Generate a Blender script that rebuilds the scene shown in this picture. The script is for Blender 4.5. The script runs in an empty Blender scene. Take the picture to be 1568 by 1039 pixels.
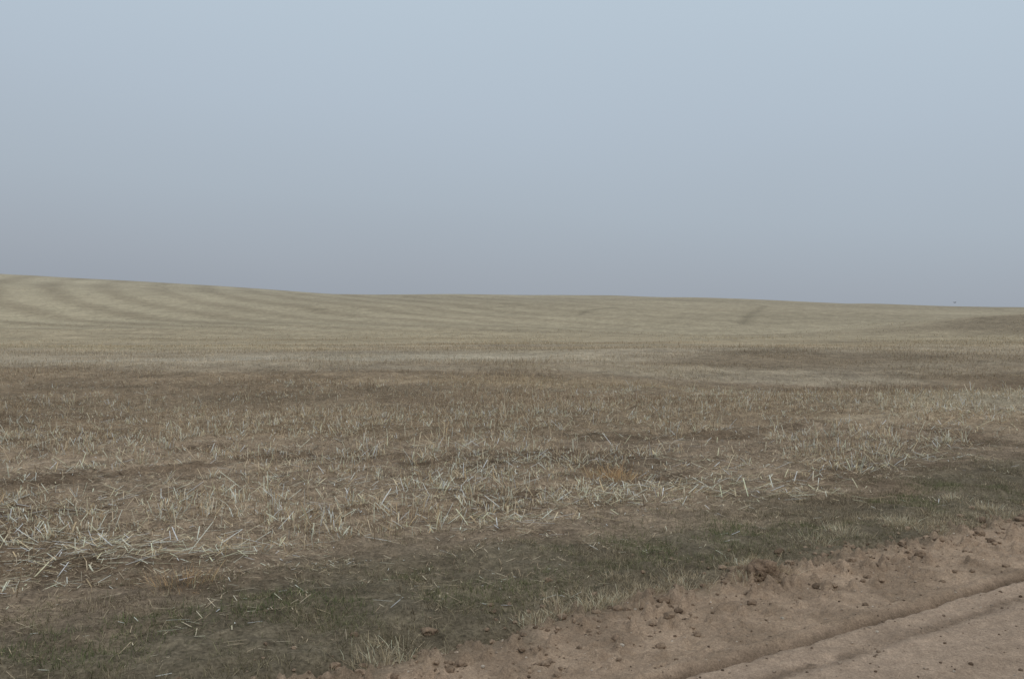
import bpy, math, numpy as np
from mathutils import Vector
rng = np.random.default_rng(7)
scene = bpy.context.scene

# ---------------------------------------------------------------- helpers
def lin(c):
    c = np.array(c, float)/255.0
    return np.where(c <= 0.04045, c/12.92, ((c+0.055)/1.055)**2.4)
K = np.array([.70, .705, .745])      # light level: albedo = appearance / K
def alb(r, g, b): return lin((r, g, b))/K

def hsh(ix, iy, seed):
    v = np.sin(ix*127.1+iy*311.7+seed*74.7)*43758.5453
    return v-np.floor(v)
def vn(x, y, seed=0):
    ix = np.floor(x); iy = np.floor(y); fx = x-ix; fy = y-iy
    fx = fx*fx*(3-2*fx); fy = fy*fy*(3-2*fy)
    a = hsh(ix, iy, seed); b = hsh(ix+1, iy, seed); c = hsh(ix, iy+1, seed); d = hsh(ix+1, iy+1, seed)
    return (a*(1-fx)+b*fx)*(1-fy)+(c*(1-fx)+d*fx)*fy
def fbm(x, y, seed=0, o=4):
    t = 0; a = 0.5; n = 0
    for i in range(o):
        t = t+a*vn(x, y, seed+i*3); n += a; a *= 0.5
        x, y = x*1.97+y*0.3+5.1, y*2.03-x*0.3+1.7
    return t/n
def ss(a, b, x):
    t = np.clip((x-a)/(b-a), 0, 1); return t*t*(3-2*t)

TH = math.radians(35.0); CT, ST = math.cos(TH), math.sin(TH); P0 = (-0.85, 4.5)
def st(x, y):
    dx = x-P0[0]; dy = y-P0[1]
    return -ST*dx+CT*dy, CT*dx+ST*dy
def xy(s, t): return P0[0]-ST*s+CT*t, P0[1]+CT*s+ST*t

HX = np.array([-400, -300, -220, -156, -116, -57, 0, 43, 103, 156, 250, 400.])
HZ = np.array([24, 22, 20, 17.2, 14.6, 11.3, 10.2, 9.7, 7.8, 6.6, 5.2, 4.0])
def bump2(x, y, cx, cy, sx, sy, r=0):
    dx = x-cx; dy = y-cy; dx, dy = dx*math.cos(r)+dy*math.sin(r), -dx*math.sin(r)+dy*math.cos(r)
    return np.exp(-(dx/sx)**2-(dy/sy)**2)
def big_h(x, y):
    p = ss(75, 330, y)**0.9-0.35*ss(330, 900, y)
    h = sum(np.interp(x+o, HX, HZ) for o in (-15, -5, 5, 15))/4
    z = h*p
    m = ss(14, 45, y)
    z = z+m*(fbm(x/30+3, y/20+9, 11, 2)-0.5)*0.85
    z = z+.28*bump2(x, y, 11, 19, 8, 3.2, .35)-.46*bump2(x, y, 13, 29, 10, 5.5, .1)+.32*bump2(x, y, 15, 46, 14, 8)
    z = z-.20*bump2(x, y, -8, 20, 6, 4)+.20*bump2(x, y, -12, 33, 12, 6)
    z = z+2.0*bump2(x, y, 62, 112, 20, 16, .2)-.8*bump2(x, y, 22, 125, 18, 20)
    z = z+ss(110, 200, y)*(fbm(x/50, y/60, 21, 2)-.5)*1.8
    return z
def ground_z(x, y):
    s, t = st(x, y)
    z = big_h(x, y)
    near = 1-ss(25, 60, np.hypot(x, y))
    z = z+near*((fbm(x*2.1, y*2.1, 1, 3)-.5)*0.10+(fbm(x*9, y*9, 2, 3)-.5)*0.055+(fbm(x*30, y*30, 4, 2)-.5)*0.020)
    z = z+near*0.016*np.cos(2*np.pi*(s/0.30))*ss(2.4, 3.4, s)
    z = z+0.03*ss(0.0, .6, s)*(1-ss(1.2, 2.4, s))
    z = z-0.18*(1-ss(-0.25, 0.12, s))*(s > -7.6)
    return z
def edge_s(t): return (fbm(t*1.3, t*0+3, 31, 5)-.5)*0.46+0.0+.16*(fbm(t*7, t*0+3, 33, 3)-.5)
def rutw(t): return 0.050*(fbm(t*1.1, t*0+7, 46, 3)-.5)+.022*(fbm(t*13, t*0+2, 66, 2)-.5)
def road_z(s, t):
    e = edge_s(t)
    n1 = fbm(s*5, t*5, 41, 4)-.5; n2 = fbm(s*22, t*22, 42, 4)-.5
    loose = ss(-1.0, -0.90, s+0.03*(fbm(t*3, t*0, 47, 2)-.5))
    z = loose*(0.004+0.030*n1+0.030*n2+0.014*(fbm(s*70,t*70,43,2)-.5))+(1-loose)*(0.014*n1+0.017*n2)
    z = z+0.018*np.exp(-((s-e+0.14)/0.11)**2)*(0.3+fbm(t*6, s*6, 44, 3))
    lump = np.clip(fbm(s*14, t*14, 45, 3)-.58, 0, 1)*0.26*ss(-0.98, -0.3, s); z = z+lump
    w = rutw(t)
    z = z-0.040*np.exp(-((s+0.965+w)/0.030)**2)*(0.3+1.2*fbm(t*9, s*3, 48, 3))
    z = z+0.016*np.exp(-((s+0.89+w)/0.045)**2)*(.3+1.2*fbm(t*12, s*8, 49, 3))+0.012*np.exp(-((s+1.045+w)/0.04)**2)*(.2+1.4*fbm(t*14, s*8, 50, 3))
    tread = .5+.5*np.sin(t*70+s*25)
    z = z-0.012*np.exp(-((s+1.20+w)/0.05)**2)*(.6+.8*tread)+0.006*np.exp(-((s+1.31)/0.03)**2)
    z = z-0.022*np.exp(-((s+1.75)/0.12)**2)
    z = z-0.5*np.clip(s-e+0.02, 0, 1)
    return z

# ---------------------------------------------------------------- colour of the ground (real soil/straw variation, plus painted distance haze)
C_near = alb(124, 109, 94); C_verge = alb(94, 86, 73); C_brown = alb(120, 105, 87)
C_light = alb(144, 133, 118); C_tan = alb(142, 129, 109)
C_hillL = alb(149, 138, 119); C_hillD = alb(128, 117, 100); C_haze = alb(143, 136, 124)
blobs = [ # x,y,sx,sy,rot, colour, amount
 (12, 28, 7.5, 4.5, .1, alb(97, 83, 69), .9), (11, 40, 8, 5, 0, alb(104, 91, 76), .8), (20, 43, 9, 5, 0, alb(110, 97, 82), .65),
 (-9.5, 17.5, 2.6, 2.2, 0, alb(92, 78, 64), .85), (-4, 16.0, 6, 2.0, 0, alb(104, 89, 73), .65), (-8, 24, 5, 3, 0, alb(110, 95, 79), .5), (3, 21, 5, 2, 0, alb(108, 92, 76), .65),
 (-12, 39, 8, 3.6, 0, alb(158, 149, 136), .75), (-3, 42, 8, 4, 0, alb(150, 140, 125), .6), (4, 34, 5, 3, 0, alb(142, 129, 111), .5),
 (9.5, 18.0, 4.0, 1.7, 0.4, alb(148, 137, 120), .8), (2.5, 27, 5, 2.2, 0, alb(134, 118, 97), .6),
 (56, 104, 20, 12, 0, alb(110, 99, 85), .85), (33, 72, 12, 6, 0, alb(120, 107, 89), .6), (20, 110, 18, 6, 0, alb(122, 111, 95), .5),
 (-22, 60, 12, 7, 0, alb(152, 139, 115), .5), (-5, 75, 30, 3.5, 0, alb(128, 110, 88), .7), (10, 60, 16, 3, 0, alb(126, 109, 89), .6), (-15, 92, 20, 4, 0, alb(126, 111, 90), .5),
]
tracks = [[(33, 140), (37, 155), (42, 170), (47, 184), (50.5, 196), (51, 204), (48, 211)], [(11.5, 166), (13, 176), (16, 184), (20, 188)],
          [(100, 205), (112, 226), (122, 246), (124, 252), (120, 258)], [(-60, 150), (-15, 182), (30, 210), (60, 222)]]
def mixc(a, b, f): return a*(1-f)[..., None]+b*f[..., None]
def pdist(x, y, P):
    d = np.full(x.shape, 1e9)
    for (ax, ay), (bx, by) in zip(P[:-1], P[1:]):
        vx, vy = bx-ax, by-ay; u = np.clip(((x-ax)*vx+(y-ay)*vy)/(vx*vx+vy*vy), 0, 1)
        d = np.minimum(d, np.hypot(x-ax-u*vx, y-ay-u*vy))
    return d
def ground_c(x, y):
    s, t = st(x, y)
    w = (fbm(x/9, y/4, 51, 3)-.5)
    yy = y*(1+0.8*w)
    c = np.broadcast_to(C_near, x.shape+(3,)).copy()
    bare = ss(.48, .66, fbm(x*.8+4, y*1.1, 67, 4))
    c = mixc(c, alb(94, 80, 67), bare*.8)
    c = mixc(c, C_brown, ss(11, 17, yy)*0.6)
    c = mixc(c, C_light, ss(26, 38, yy)*0.7)
    c = mixc(c, C_tan, ss(40, 85, yy)*.9)
    for bx, by, sx, sy, r, col, am in blobs:
        if by > 90: continue
        dx = x-bx; dy = y-by; dx, dy = dx*math.cos(r)+dy*math.sin(r), -dx*math.sin(r)+dy*math.cos(r)
        q = np.sqrt((dx/sx)**2+(dy/sy)**2)+(fbm(x/sx*2.2, y/sy*2.2, 53, 3)-.5)*1.3
        c = mixc(c, col, am*(1-ss(.3, 1.45, q)))
    # swath stripes on the hill
    cc = x+72*np.log(np.clip(y-66, 5, None))+4*(fbm(x/40, y/40, 55, 2)-.5)
    k = cc/13.0; ph = k-np.floor(k); idx = np.floor(k)
    stripe = ss(0.0, 0.30, ph)*(1-ss(0.55, 0.95, ph))
    stripe = .5+(stripe-.5)*(0.5+0.5*hsh(idx, idx*0+3, 9))
    stripe = np.clip(stripe+0.45*(fbm(x/5, y/14, 58, 3)-.5), 0, 1)
    left = 1-ss(-60, 60, x)
    hill = mixc(np.broadcast_to(C_hillD, c.shape), C_hillL, 0.55+(stripe-.5)*(0.30+0.62*left))
    hill = mixc(hill, C_haze, ss(140, 330, y)*0.4)  # aerial haze painted into the hill colour, greyer with distance
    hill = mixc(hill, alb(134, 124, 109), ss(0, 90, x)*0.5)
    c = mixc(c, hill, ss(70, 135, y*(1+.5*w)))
    for bx, by, sx, sy, r, col, am in blobs:
        if by <= 90: continue
        q = np.sqrt(((x-bx)/sx)**2+((y-by)/sy)**2)+(fbm(x/sx*2.2, y/sy*2.2, 53, 3)-.5)*1.3
        c = mixc(c, col, am*(1-ss(.3, 1.45, q)))
    c = c*(1+0.55*(fbm(x/6, y/3, 60, 4)-.5)*(1-ss(80, 130, y))+0.40*(fbm(x/40, y/30, 61, 4)-.5)*ss(80, 130, y)+.35*(fbm(x/1.6, y/1.3, 64, 3)-.5)*(1-ss(60,110,y)))[..., None]
    m = 0*x
    for i, P in enumerate(tracks): m = np.maximum(m, np.exp(-(pdist(x, y, P)/.8)**2)*(.24 if i < 3 else .10))
    c = c*(1-m)[..., None]
    v = (1-ss(1.0, 2.1, s+1.5*(fbm(x*.9, y*.9, 63, 3)-.5)))
    c = mixc(c, C_verge, v*(s > -7.8)*0.9)
    return np.clip(c, 0.01, 1)

# ---------------------------------------------------------------- mesh builders
def axis(lo, a, b, hi, step, g, mx):
    mid = list(np.arange(a, b+1e-6, step)); L = []; R = []
    x = a; d = step
    while x > lo: d = min(d*g, mx(abs(x)) if callable(mx) else mx); x -= d; L.append(x)
    x = mid[-1]; d = step
    while x < hi: d = min(d*g, mx(abs(x)) if callable(mx) else mx); x += d; R.append(x)
    return np.array(L[::-1]+mid+R)
def make_mesh(name, V, F4, col=None, mat=None, smooth=True):
    me = bpy.data.meshes.new(name)
    n = len(V); m = len(F4); k = F4.shape[1]
    me.vertices.add(n); me.vertices.foreach_set("co", np.ascontiguousarray(V, dtype=np.float32).ravel())
    me.loops.add(m*k); me.loops.foreach_set("vertex_index", np.ascontiguousarray(F4, dtype=np.int32).ravel())
    me.polygons.add(m); me.polygons.foreach_set("loop_start", np.arange(0, m*k, k, dtype=np.int32))
    try: me.polygons.foreach_set("loop_total", np.full(m, k, dtype=np.int32))
    except Exception: pass
    me.polygons.foreach_set("use_smooth", np.full(m, smooth, dtype=bool))
    if col is not None:
        a = me.color_attributes.new("Col", 'FLOAT_COLOR', 'POINT')
        cc = np.ones((n, 4), np.float32); cc[:, :3] = col
        a.data.foreach_set("color", cc.ravel())
    me.update(calc_edges=True)
    ob = bpy.data.objects.new(name, me); scene.collection.objects.link(ob)
    if mat: me.materials.append(mat)
    return ob
def grid_faces(nx, ny):
    i = np.arange(nx*ny).reshape(ny, nx)
    return np.stack([i[:-1, :-1], i[:-1, 1:], i[1:, 1:], i[1:, :-1]], -1).reshape(-1, 4)

# ---------------------------------------------------------------- materials
def new_mat(name):
    m = bpy.data.materials.new(name); m.use_nodes = True; nt = m.node_tree; nt.nodes.clear()
    return m, nt
def N(nt, t, **kw):
    n = nt.nodes.new(t)
    for k, v in kw.items(): setattr(n, k, v)
    return n
def soil_mat(name, scales, bump=0.02, rough=1.0, strength=.6):
    m, nt = new_mat(name); L = nt.links.new
    out = N(nt, 'ShaderNodeOutputMaterial'); b = N(nt, 'ShaderNodeBsdfPrincipled')
    b.inputs['Roughness'].default_value = rough; b.inputs['Specular IOR Level'].default_value = 0.08
    at = N(nt, 'ShaderNodeAttribute', attribute_name="Col"); geo = N(nt, 'ShaderNodeNewGeometry')
    cur = at.outputs['Color']
    hs = []
    for sc, lo, hi, stretch in scales:
        mp = N(nt, 'ShaderNodeMapping'); mp.inputs['Scale'].default_value = stretch; L(geo.outputs['Position'], mp.inputs['Vector'])
        no = N(nt, 'ShaderNodeTexNoise'); no.inputs['Scale'].default_value = sc; no.inputs['Detail'].default_value = 5; no.inputs['Roughness'].default_value = .65
        L(mp.outputs[0], no.inputs['Vector'])
        mr = N(nt, 'ShaderNodeMapRange'); mr.inputs['From Min'].default_value = .3; mr.inputs['From Max'].default_value = .7
        mr.inputs['To Min'].default_value = lo; mr.inputs['To Max'].default_value = hi; L(no.outputs['Fac'], mr.inputs['Value'])
        mu = N(nt, 'ShaderNodeVectorMath', operation='SCALE'); L(cur, mu.inputs[0]); L(mr.outputs[0], mu.inputs['Scale']); cur = mu.outputs[0]; hs.append(no)
    L(cur, b.inputs['Base Color'])
    bp = N(nt, 'ShaderNodeBump'); bp.inputs['Strength'].default_value = strength; bp.inputs['Distance'].default_value = bump
    L(hs[0].outputs['Fac'], bp.inputs['Height']); L(bp.outputs[0], b.inputs['Normal'])
    L(b.outputs[0], out.inputs[0]); return m
def stalk_mat(name, trans=0.25):
    m, nt = new_mat(name); L = nt.links.new
    out = N(nt, 'ShaderNodeOutputMaterial'); at = N(nt, 'ShaderNodeAttribute', attribute_name="Col")
    geo = N(nt, 'ShaderNodeNewGeometry'); no = N(nt, 'ShaderNodeTexNoise'); no.inputs['Scale'].default_value = 40
    L(geo.outputs['Position'], no.inputs['Vector'])
    mr = N(nt, 'ShaderNodeMapRange'); mr.inputs['To Min'].default_value = .7; mr.inputs['To Max'].default_value = 1.3; L(no.outputs['Fac'], mr.inputs['Value'])
    mu = N(nt, 'ShaderNodeVectorMath', operation='SCALE'); L(at.outputs['Color'], mu.inputs[0]); L(mr.outputs[0], mu.inputs['Scale'])
    d = N(nt, 'ShaderNodeBsdfDiffuse'); tr = N(nt, 'ShaderNodeBsdfTranslucent'); mx = N(nt, 'ShaderNodeMixShader'); mx.inputs[0].default_value = trans
    L(mu.outputs[0], d.inputs['Color']); L(mu.outputs[0], tr.inputs['Color']); L(d.outputs[0], mx.inputs[1]); L(tr.outputs[0], mx.inputs[2]); L(mx.outputs[0], out.inputs[0])
    return m
M_field = soil_mat("field_soil", [(45, .52, 1.42, (1, 1, 1)), (9, .64, 1.32, (1, 1, 1)), (1.6, .74, 1.26, (1, 1.0, 1)), (.5, .84, 1.16, (1, .6, 1))], 0.03)
M_road = soil_mat("road_dirt", [(70, .72, 1.24, (1, 1, 1)), (260, .66, 1.34, (1, 1, 1)), (3, .86, 1.12, (1, 1, 1)), (14, .82, 1.14, (1, 1, 1))], 0.014, 1.0, 1.0)
M_stalk = stalk_mat("dry_straw", .2); M_grass = stalk_mat("dry_grass", .3)
M_clod = soil_mat("clod_dirt", [(60, .6, 1.25, (1, 1, 1)), (16, .75, 1.2, (1, 1, 1))], 0.02, 1, 1.)

# ---------------------------------------------------------------- ground sheet
ax_x = axis(-1500, -6.5, 8.5, 1500, 0.04, 1.03, lambda v: 1.4 if v < 260 else 60)
ax_y = axis(-300, 3.8, 12, 2200, 0.036, 1.025, lambda v: 1.9 if v < 380 else 60)
X, Y = np.meshgrid(ax_x, ax_y); X = X.ravel(); Y = Y.ravel()
V = np.stack([X, Y, ground_z(X, Y)], -1)
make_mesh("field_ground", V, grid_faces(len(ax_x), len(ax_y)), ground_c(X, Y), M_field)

# ---------------------------------------------------------------- dirt road
as_ = axis(-7.9, -2.2, 0.4, 0.42, 0.012, 1.08, .2); at_ = axis(-90, -1.2, 7.8, 100, 0.014, 1.05, 2)
S, T = np.meshgrid(as_, at_); S = S.ravel(); T = T.ravel()
xr, yr = xy(S, T); zr = road_z(S, T)
cr = np.broadcast_to(alb(148, 129, 114), (len(S), 3)).copy()
loose = ss(-1.0, -.9, S); RW = rutw(T)
cr = mixc(cr, np.array(alb(146, 126, 109)), loose*.8)
cr = mixc(cr, np.array(alb(84, 71, 60)), np.exp(-((S+.965+RW)/.034)**2)*np.clip(.4+.9*fbm(T*8, S*8, 77, 3), 0, 1))
cr = mixc(cr, np.array(alb(96, 82, 70)), np.exp(-((S+1.20+RW)/.045)**2)*.75*ss(.3, .65, fbm(T*5, S*14, 78, 3)))
cr = mixc(cr, np.array(alb(122, 105, 90)), ss(.42, .64, fbm(S*3, T*3, 71, 4))*.7*loose)
cr = mixc(cr, np.array(alb(130, 113, 99)), ss(.45, .65, fbm(S*6, T*1.2, 73, 4))*.5*(1-loose))
cr = mixc(cr, np.array(alb(112, 99, 85)), ss(-.28, .02, S-edge_s(T)+.15*(fbm(S*8, T*8, 79, 3)-.5))*.8)
make_mesh("dirt_road", np.stack([xr, yr, zr], -1), grid_faces(len(as_), len(at_)), cr, M_road)

def surf_z(x, y):
    s, t = st(x, y); return np.maximum(ground_z(x, y), np.where((s < .4) & (s > -7.9), road_z(s, t), -9))

# ---------------------------------------------------------------- ribbons (stalks, blades)
def ribbons(x, y, z, h, w, lean, laz, waz, bend, col, taper=.8, tipc=1.0, droop=None):
    n = len(x); f = np.array([0, .5, 1.]); lv = np.stack([np.cos(laz), np.sin(laz), laz*0], -1); wv = np.stack([np.cos(waz), np.sin(waz), waz*0], -1)
    B = np.stack([x, y, z], -1); P = []
    for j, ff in enumerate(f):
        hor = h*(np.sin(lean)*ff+bend*ff*ff); ver = h*(np.cos(lean)*ff-(np.abs(bend)*.5*ff*ff if droop is None else droop*ff*ff))
        c = B+lv*hor[:, None]; c[:, 2] += ver
        ww = (w*(1-(1-taper)*ff))[:, None]*.5
        P += [c-wv*ww, c+wv*ww]
    V = np.stack(P, 1).reshape(-1, 3)
    o = (np.arange(n)*6)[:, None]
    F = np.stack([o+np.array([0, 1, 3, 2]), o+np.array([2, 3, 5, 4])], 1).reshape(-1, 4)
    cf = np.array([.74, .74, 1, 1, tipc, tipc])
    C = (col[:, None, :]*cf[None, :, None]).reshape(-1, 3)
    return V, F, C
def join(parts):
    Vs, Fs, Cs = [], [], []; o = 0
    for V, F, C in parts: Vs.append(V); Fs.append(F+o); Cs.append(C); o += len(V)
    return np.concatenate(Vs), np.concatenate(Fs), np.concatenate(Cs)
def U(a, b, n): return rng.uniform(a, b, n)
def wedge(n, d0, d1, p):
    u = U(0, 1, n); k = 2-p
    d = (d0**k+u*(d1**k-d0**k))**(1/k)
    return U(-.66, .66, n)*d+U(-1, 1, n)*.8, d
def palette(cols, wts, n, var=.12):
    cols = np.array([alb(*c) for c in cols]); i = rng.choice(len(cols), n, p=np.array(wts)/sum(wts))
    return np.clip(cols[i]*(1+rng.normal(0, var, n))[:, None], .01, .78)
def patch(x, y): return fbm(x/1.3, y/1.3, 81, 3)

# --- stubble, standing
parts = []
def stubble(n, d0, d1, p, wmul, hm, keepfun, snap=True):
    x, y = wedge(n, d0, d1, p); s, t = st(x, y)
    if snap:
        s2 = np.round(s/.30)*.30+rng.normal(0, .045, n)+.05*(fbm(t*.7, s*.4, 83, 2)-.5)
        t2 = t+.05*np.sin(t*19+s*7); x, y = xy(s2, t2); s, t = s2, t2
    k = keepfun(x, y, s) > U(0, 1, n); x, y, s = x[k], y[k], s[k]; n = len(x)
    z = ground_z(x, y)
    d = np.hypot(x, y)
    h = hm*rng.lognormal(0, .45, n)*(.55+.9*patch(x*.6, y*.6)); h = np.clip(h, .02, .30)
    w = (U(.003, .006, n)+.00018*d)*wmul
    lean = np.abs(rng.normal(.42, .40, n)); fall = U(0, 1, n) < .30; lean[fall] = U(.9, 1.5, fall.sum())
    col = palette([(208, 195, 177), (184, 168, 147), (158, 140, 119), (134, 117, 99), (110, 96, 82)], [2.2, 2.5, 3, 2.4, 1.6], n)
    g = ground_c(x, y); m = ss(9, 28, d)*.75
    col = mixc(col, g*U(.75, 1.85, n)[:, None], m)
    laz = U(0, 2*np.pi, n); waz = U(0, np.pi, n)
    return ribbons(x, y, z-.01, h, w, lean, laz, waz, rng.normal(0, .14, n), col, .75, 1.12)
def keep_near(x, y, s):
    band = .40+.55*np.exp(-((s-4.4)/2.0)**2)+.35*ss(5, 8, s)*(1-ss(12, 15, s))
    return ss(1.9, 3.1, s)*np.clip(band*(.10+1.7*ss(.38, .66, patch(x, y))), 0, 1)
parts.append(stubble(80000, 5.0, 22, 1.0, 1.0, .078, keep_near))
parts.append(stubble(200000, 14, 62, 1.05, 1.3, .080, lambda x, y, s: (.12+.88*ss(.38, .66, patch(x*.45, y*.45)))*ss(14, 20, y)))
parts.append(stubble(110000, 42, 150, 1.0, 1.9, .090, lambda x, y, s: (.1+.9*ss(.35, .66, patch(x*.12, y*.16)))*ss(42, 60, y)*(1-ss(65, 150, y)), False))
# stubble crowns: several bleached stalks from one root
nc = 6600; cx, cy = wedge(nc, 5.5, 26, .9); s, t = st(cx, cy); s = np.round(s/.30)*.30+rng.normal(0, .04, nc); cx, cy = xy(s, t)
k = (keep_near(cx, cy, s)*1.15 > U(0, 1, nc)) & (s > 2.2); cx, cy = cx[k], cy[k]; nc = len(cx)
m = 9; x = np.repeat(cx, m)+rng.normal(0, .030, nc*m); y = np.repeat(cy, m)+rng.normal(0, .030, nc*m); n = nc*m
tint = np.repeat(U(.65, 1.12, nc), m); hc = np.repeat(rng.lognormal(-2.45, .48, nc).clip(.04, .27), m)*U(.4, 1.1, n)
col = palette([(221, 208, 189), (199, 182, 157), (168, 147, 119)], [3.2, 3, 1.7], n)*tint[:, None]
parts.append(ribbons(x, y, ground_z(x, y)-.01, hc, U(.004, .0095, n), np.abs(rng.normal(.7, .45, n)), U(0, 2*np.pi, n), U(0, np.pi, n), rng.normal(0, .16, n), col, .8, 1.1))
V, F, C = join(parts); make_mesh("wheat_stubble", V, F, C, M_stalk, False)

# --- straw litter, lying
parts = []
def litter(x, y, Lr, w, col, lift=.012, tilt=.12):
    n = len(x); laz = U(0, 2*np.pi, n)
    return ribbons(x, y, surf_z(x, y)+U(.002, lift, n), Lr, w, np.pi/2-np.abs(rng.normal(0, tilt, n)), laz, laz+np.pi/2+rng.normal(0, .1, n), rng.normal(0, .06, n), col, .85, 1.0, droop=0*x)
n = 250000; x, y = wedge(n, 4.2, 30, 1.25); s, t = st(x, y)
k = ((.14*ss(.05, .5, s)+.86*ss(1.2, 2.8, s))*(.16+.84*ss(.38, .62, patch(x*1.7+9, y*1.7))) > U(0, 1, n)); x, y = x[k], y[k]; n = len(x)
parts.append(litter(x, y, rng.lognormal(-3.15, .6, n).clip(.012, .28), U(.002, .005, n)+.00016*y, palette([(192, 178, 158), (170, 153, 132), (142, 126, 107), (112, 97, 82), (84, 70, 59), (216, 205, 188)], [2.3, 3, 3, 2.2, 1.9, 1.2], n), .016, .16))
heaps = [(-2.9, 6.95, .42, 190), (-2.2, 6.75, .25, 70), (-2.55, 10.6, .25, 30), (1.0, 9.55, .25, 90), (2.75, 9.9, .3, 80), (2.6, 9.0, .28, 70), (3.45, 11.1, .3, 60), (4.0, 10.7, .2, 35),
         (-.85, 12.6, .3, 60), (-4.4, 8.3, .35, 80), (-3.7, 7.2, .3, 70), (-1.1, 8.6, .3, 90), (.0, 7.9, .3, 80), (5.2, 12.6, .4, 80), (6.3, 14.2, .4, 90), (-4.9, 10.5, .4, 60), (1.9, 12.8, .4, 60), (-1.9, 9.6, .25, 50), (.4, 11.2, .3, 60), (-3.2, 5.9, .25, 20),
         (.7, 8.8, .35, 100), (1.7, 9.3, .4, 100), (-.6, 9.4, .35, 90), (7.6, 15.6, .5, 90), (-3.2, 8.8, .4, 80), (-.2, 10.3, .4, 70), (4.6, 11.6, .4, 80), (2.2, 10.9, .4, 60)]
for hx, hy, r, c in heaps:
    c = int(c*1.2); x = hx+rng.normal(0, r, c); y = hy+rng.normal(0, r*.7, c)
    parts.append(litter(x, y, rng.lognormal(-2.0, .5, c).clip(.04, .36), U(.004, .0095, c), palette([(222, 209, 190), (203, 186, 160), (172, 153, 126)], [3, 3, 1.3], c), .045, .22))
n = 5200; x, y = wedge(n, 6, 20, .9); s, t = st(x, y); k = (s > 2.2) & (patch(x, y)+U(-.14, .14, n) > .44); x, y = x[k], y[k]; n = len(x)
parts.append(litter(x, y, U(.06, .30, n), U(.004, .008, n), palette([(218, 205, 186), (193, 176, 151), (162, 144, 120)], [2.4, 3, 2], n), .035, .2))
V, F, C = join(parts); make_mesh("straw_litter", V, F, C, M_stalk, False)

# --- verge grass
parts = []
n = 270000; s = U(-.15, 3.0, n); t = U(-4, 11, n); e = edge_s(t)
x, y = xy(s, t); pg = fbm(x*1.5, y*1.5, 91, 4); pd = fbm(x*3.1, y*3.1, 92, 4)
band = ss(-.06, .25, s-e)*(1-ss(1.1, 2.1, s+1.4*(pg-.5)))
k = (band*(.05+.85*ss(.38, .62, pd)) > U(0, 1, n)) & (np.abs(x) < y*.75+.5); x, y, s, pg, pd = x[k], y[k], s[k], pg[k], pd[k]; n = len(x)
green = ss(.43, .55, pg)*np.exp(-((s-.9)/.65)**2)
col = palette([(96, 88, 74), (124, 112, 95), (154, 141, 121), (80, 70, 58)], [2, 3, 2.6, 2], n, .22)
colg = palette([(82, 91, 62), (98, 103, 72), (70, 77, 54), (134, 128, 100)], [3, 3, 2, 1.6], n, .22)
col = mixc(col, colg, green*.95)
parts.append(ribbons(x, y, surf_z(x, y)-.005, U(.015, .055, n)*(.6+.9*pd), U(.002, .0044, n), np.abs(rng.normal(.7, .4, n)), U(0, 2*np.pi, n), U(0, np.pi, n), rng.normal(0, .3, n), col, .3, 1.15))
def tufts(cs, ct, m, hr, rad, cols, wts):
    nc = len(cs); cx, cy = xy(cs, ct); n = nc*m
    x = np.repeat(cx, m)+rng.normal(0, rad, n); y = np.repeat(cy, m)+rng.normal(0, rad, n)
    hh = np.repeat(U(hr[0], hr[1], nc), m)*U(.5, 1.1, n); out = np.arctan2(y-np.repeat(cy, m), x-np.repeat(cx, m))
    return ribbons(x, y, surf_z(x, y)-.008, hh, U(.0018, .0040, n), np.abs(rng.normal(.5, .35, n)), out+rng.normal(0, .6, n), U(0, np.pi, n), rng.normal(.15, .25, n), palette(cols, wts, n), .35, 1.1)
nc = 640; ct = U(-3, 11, nc); cs = edge_s(ct)-.04+np.abs(rng.normal(0, .20, nc)); kk = fbm(ct*1.1, ct*0, 95, 3) > .34
parts.append(tufts(cs[kk], ct[kk], 42, (.025, .085), .035, [(190, 177, 158), (166, 151, 129), (138, 123, 103)], [2, 3, 2]))
nc = 1200; ct = U(-3, 12, nc); cs = U(.2, 3.0, nc)
parts.append(tufts(cs, ct, 26, (.03, .075), .045, [(162, 149, 128), (130, 118, 99), (104, 94, 78), (94, 97, 72)], [2, 3, 3, 1.8]))
sp = [(-.62, 4.62), (-.48, 4.7), (.55, 5.55), (.15, 5.2), (1.5, 6.35), (3.05, 7.6), (2.2, 7.0), (4.1, 8.3), (3.9, 8.6), (2.5, 7.25), (1.45, 6.02), (1.62, 6.16)]
spx = np.array([p[0] for p in sp]); spy = np.array([p[1] for p in sp]); s_, t_ = st(spx, spy)
parts.append(tufts(s_+.05, t_, 120, (.07, .12), .07, [(200, 187, 166), (176, 161, 138), (144, 129, 107)], [3, 3, 1]))
s_, t_ = st(np.array([1.05, 1.15, .9, -2.0]), np.array([10.2, 10.1, 10.3, 5.9]))
parts.append(tufts(s_, t_, 170, (.12, .20), .10, [(188, 156, 121), (164, 135, 104), (202, 184, 156)], [3, 3, 1]))
V, F, C = join(parts); make_mesh("verge_grass", V, F, C, M_grass, False)

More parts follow.
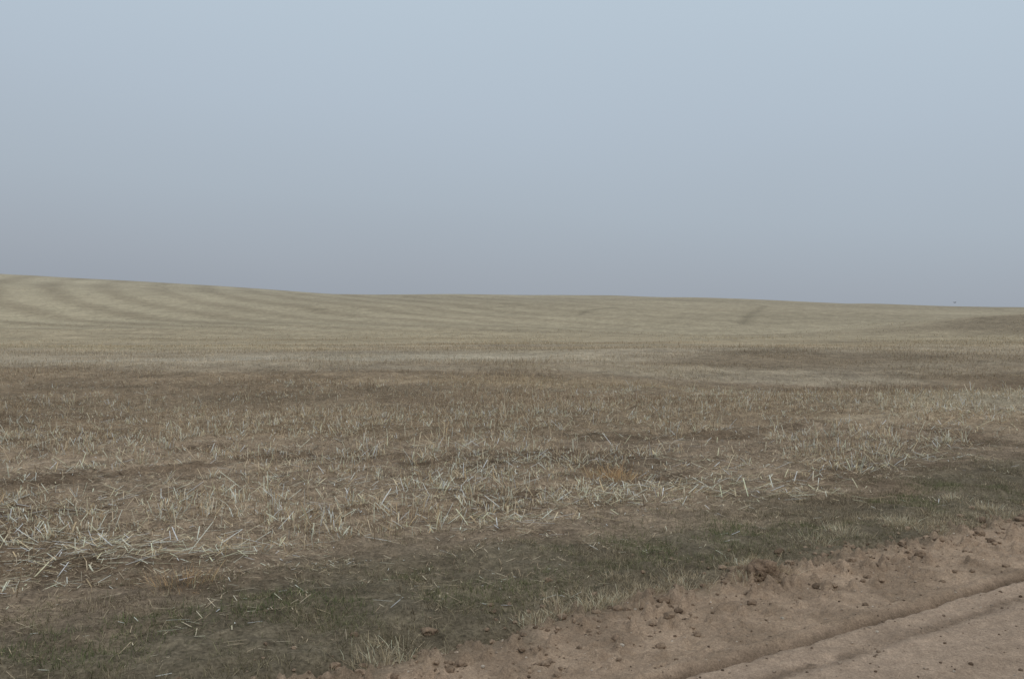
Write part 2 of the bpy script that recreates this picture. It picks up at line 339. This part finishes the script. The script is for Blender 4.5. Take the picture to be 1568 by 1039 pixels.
# ---------------------------------------------------------------- clods and pebbles
import bmesh
def ico(sub):
    bm = bmesh.new(); bmesh.ops.create_icosphere(bm, subdivisions=sub, radius=1)
    v = np.array([q.co[:] for q in bm.verts]); f = np.array([[q.index for q in p.verts] for p in bm.faces]); bm.free(); return v, f
def rocks(name, x, y, r, cols, sub, sink, mat, rough=.35):
    v0, f0 = ico(sub); Vs = []; Fs = []; Cs = []; o = 0; z = surf_z(x, y)
    for i in range(len(x)):
        sd = i*1.7
        nn = fbm(v0[:, 0]*1.6+v0[:, 2]*1.1+sd, v0[:, 1]*1.6-v0[:, 2]*1.3+sd*.7, 5, 4 if sub > 3 else 3)
        rad = 1+rough*2*(nn-.5)
        if sub > 3:
            n3 = fbm(v0[:, 0]*7+v0[:, 2]*5+sd, v0[:, 1]*7-v0[:, 2]*6+sd, 15, 3); rad = rad+.42*(n3-.5)
            for q in range(9):
                dn = rng.normal(0, 1, 3); dn /= np.linalg.norm(dn); dd = (v0*rad[:, None])@dn; lim = rng.uniform(.62, .85); rad = np.where(dd > lim, rad*(lim+.25*(dd-lim))/np.maximum(dd, 1e-3), rad)
        v = v0*rad[:, None]*np.array([rng.uniform(.9, 1.4), rng.uniform(.8, 1.2), rng.uniform(.6, .85)])*r[i]
        a = rng.uniform(0, 6.28); c_, s_ = math.cos(a), math.sin(a)
        v = np.stack([v[:, 0]*c_-v[:, 1]*s_, v[:, 0]*s_+v[:, 1]*c_, v[:, 2]], -1)+np.array([x[i], y[i], z[i]+r[i]*sink])
        Vs.append(v); Fs.append(f0+o); Cs.append(np.broadcast_to(cols[i], v.shape)*(0.85+.3*nn)[:, None]); o += len(v)
    return make_mesh(name, np.concatenate(Vs), np.concatenate(Fs), np.concatenate(Cs), mat, sub > 3)
n = 1300; t = U(-2, 9, n); s = edge_s(t)-.14+rng.normal(0, .27, n); x, y = xy(s, t)
r = rng.lognormal(-4.9, .62, n).clip(.004, .034)
rocks("dirt_clods", x, y, r, palette([(140, 121, 105), (124, 106, 91), (106, 90, 77)], [3, 3, 1], n, .06), 2, .25, M_clod, .5)
n = 2600; s = -np.abs(U(0, 2.4, n)); t = U(-1, 8, n); x, y = xy(s, t)
rocks("road_gravel", x, y, rng.lognormal(-5.5, .48, n).clip(.002, .012), palette([(150, 134, 121), (118, 102, 89), (180, 168, 156), (96, 81, 69)], [4, 3, 1.2, 2.4], n, .08), 1, .3, M_clod, .3)
bigc = [(1.54, 6.08, .105), (1.65, 6.2, .065), (1.44, 6.17, .065), (1.60, 5.99, .05), (1.83, 6.45, .035), (.53, 4.93, .026), (.27, 5.28, .024), (-.78, 4.55, .045), (2.25, 6.2, .026), (3.05, 7.0, .035), (1.3, 5.95, .03), (3.5, 7.35, .04), (2.05, 6.45, .026), (.78, 4.62, .014)]
bx = np.array([b[0] for b in bigc]); by = np.array([b[1] for b in bigc]); br = np.array([b[2] for b in bigc])
rocks("soil_lump", bx, by, br, palette([(136, 117, 101), (126, 107, 92)], [1, 1], len(bx), .04), 5, .15, M_clod, .55)
c = 620; a = U(0, 6.28, c); rr = U(.02, .17, c)
x = 1.55+rr*np.cos(a); y = 6.08+rr*np.sin(a)*.8; z = surf_z(x, y)+.075*(1-(rr/.17)**2)
V, F, C = ribbons(x, y, z-.005, U(.02, .08, c), U(.0015, .003, c), U(.5, 1.9, c), a+rng.normal(0, .5, c), U(0, 3.14, c), rng.normal(.1, .3, c), palette([(172, 155, 131), (144, 127, 105), (108, 92, 76)], [3, 3, 1.5], c), .3, 1.)
make_mesh("dead_grass_roots", V, F, C, M_grass, False)

# ---------------------------------------------------------------- bird low over the ridge
bm = bmesh.new()
def tri(*p): bm.faces.new([bm.verts.new(q) for q in p])
prof = [(-.20, .008), (-.13, .022), (-.04, .04), (.06, .036), (.11, .022), (.14, .026), (.165, .018), (.20, .002)]
rings = [[bm.verts.new((xx, math.cos(a)*r, math.sin(a)*r*.9)) for a in np.linspace(0, 2*math.pi, 8, endpoint=False)] for xx, r in prof]
for a_, b_ in zip(rings[:-1], rings[1:]):
    for i in range(8): bm.faces.new([a_[i], a_[(i+1) % 8], b_[(i+1) % 8], b_[i]])
for sg in (-1, 1):
    tri((.08, sg*.03, .01), (-.05, sg*.03, .01), (-.05, sg*.17, .07), (.07, sg*.18, .08))
    tri((.07, sg*.18, .08), (-.05, sg*.17, .07), (-.08, sg*.36, .05))
tri((-.16, 0, 0), (-.30, -.05, 0), (-.31, 0, 0.003), (-.30, .05, 0))
me = bpy.data.meshes.new("bird"); bm.to_mesh(me); bm.free(); bird = bpy.data.objects.new("bird", me); scene.collection.objects.link(bird)
mb, nt = new_mat("bird_feathers"); o_ = N(nt, 'ShaderNodeOutputMaterial'); b_ = N(nt, 'ShaderNodeBsdfPrincipled'); no = N(nt, 'ShaderNodeTexNoise'); rp = N(nt, 'ShaderNodeValToRGB')
rp.color_ramp.elements[0].color = (.015, .013, .012, 1); rp.color_ramp.elements[1].color = (.05, .04, .035, 1); nt.links.new(no.outputs['Fac'], rp.inputs[0]); nt.links.new(rp.outputs[0], b_.inputs['Base Color']); nt.links.new(b_.outputs[0], o_.inputs[0])
me.materials.append(mb); bird.location = (54, 120, 4.15); bird.rotation_euler = (0, 0, math.radians(200))

# ---------------------------------------------------------------- world: overcast
w = bpy.data.worlds.new("World"); scene.world = w; w.use_nodes = True; nt = w.node_tree; nt.nodes.clear(); L = nt.links.new
out = N(nt, 'ShaderNodeOutputWorld'); tc = N(nt, 'ShaderNodeTexCoord'); sp_ = N(nt, 'ShaderNodeSeparateXYZ'); L(tc.outputs['Generated'], sp_.inputs[0])
no = N(nt, 'ShaderNodeTexNoise'); no.inputs['Scale'].default_value = 1.6; no.inputs['Detail'].default_value = 2
mp = N(nt, 'ShaderNodeMapping'); mp.inputs['Scale'].default_value = (1, 1, 2.5); L(tc.outputs['Generated'], mp.inputs[0]); L(mp.outputs[0], no.inputs['Vector'])
m1 = N(nt, 'ShaderNodeMath', operation='MULTIPLY_ADD'); L(no.outputs['Fac'], m1.inputs[0]); m1.inputs[1].default_value = .07; m1.inputs[2].default_value = -.035
m2 = N(nt, 'ShaderNodeMath', operation='MULTIPLY_ADD'); L(sp_.outputs['X'], m2.inputs[0]); m2.inputs[1].default_value = .06; L(m1.outputs[0], m2.inputs[2])
m3 = N(nt, 'ShaderNodeMath', operation='ADD'); L(sp_.outputs['Z'], m3.inputs[0]); L(m2.outputs[0], m3.inputs[1])
rp = N(nt, 'ShaderNodeValToRGB'); L(m3.outputs[0], rp.inputs[0]); cr_ = rp.color_ramp
stops = [(0.0, (150, 157, 167)), (.05, (159, 167, 177)), (.12, (168, 179, 190)), (.22, (176, 189, 202)), (.33, (183, 198, 211)), (1.0, (208, 217, 225))]
while len(cr_.elements) < len(stops): cr_.elements.new(.5)
for e_, (p_, c_) in zip(cr_.elements, stops): e_.position = p_; e_.color = (*lin(c_), 1)
bg = N(nt, 'ShaderNodeBackground'); L(rp.outputs[0], bg.inputs[0]); bg.inputs[1].default_value = 1.0
sky = N(nt, 'ShaderNodeTexSky'); sky.sky_type = 'NISHITA'; sky.sun_disc = False; sky.sun_elevation = math.radians(50); sky.sun_rotation = math.radians(150); sky.dust_density = 3
bg2 = N(nt, 'ShaderNodeBackground'); L(sky.outputs[0], bg2.inputs[0]); bg2.inputs[1].default_value = .002
ad = N(nt, 'ShaderNodeAddShader'); L(bg.outputs[0], ad.inputs[0]); L(bg2.outputs[0], ad.inputs[1]); L(ad.outputs[0], out.inputs[0])
sl = bpy.data.lights.new("sun", 'SUN'); sl.energy = 0.95; sl.angle = math.radians(22); sl.color = (1, .96, .9)
so = bpy.data.objects.new("sun", sl); scene.collection.objects.link(so)
az = math.radians(150); el = math.radians(50)
dv = Vector((math.sin(az)*math.cos(el), math.cos(az)*math.cos(el), math.sin(el)))
so.rotation_euler = (-dv).to_track_quat('-Z', 'Y').to_euler()

# ---------------------------------------------------------------- camera
cd = bpy.data.cameras.new("camera"); cam = bpy.data.objects.new("camera", cd); scene.collection.objects.link(cam)
cd.sensor_width = 36; cd.lens = 36*1506/1568; cd.clip_end = 6000; cam.location = (0, 0, 1.6)
cam.rotation_euler = (math.radians(90-.93), 0, 0); scene.camera = cam
scene.view_settings.view_transform = 'Standard'; scene.view_settings.look = 'None'; scene.view_settings.exposure = 0
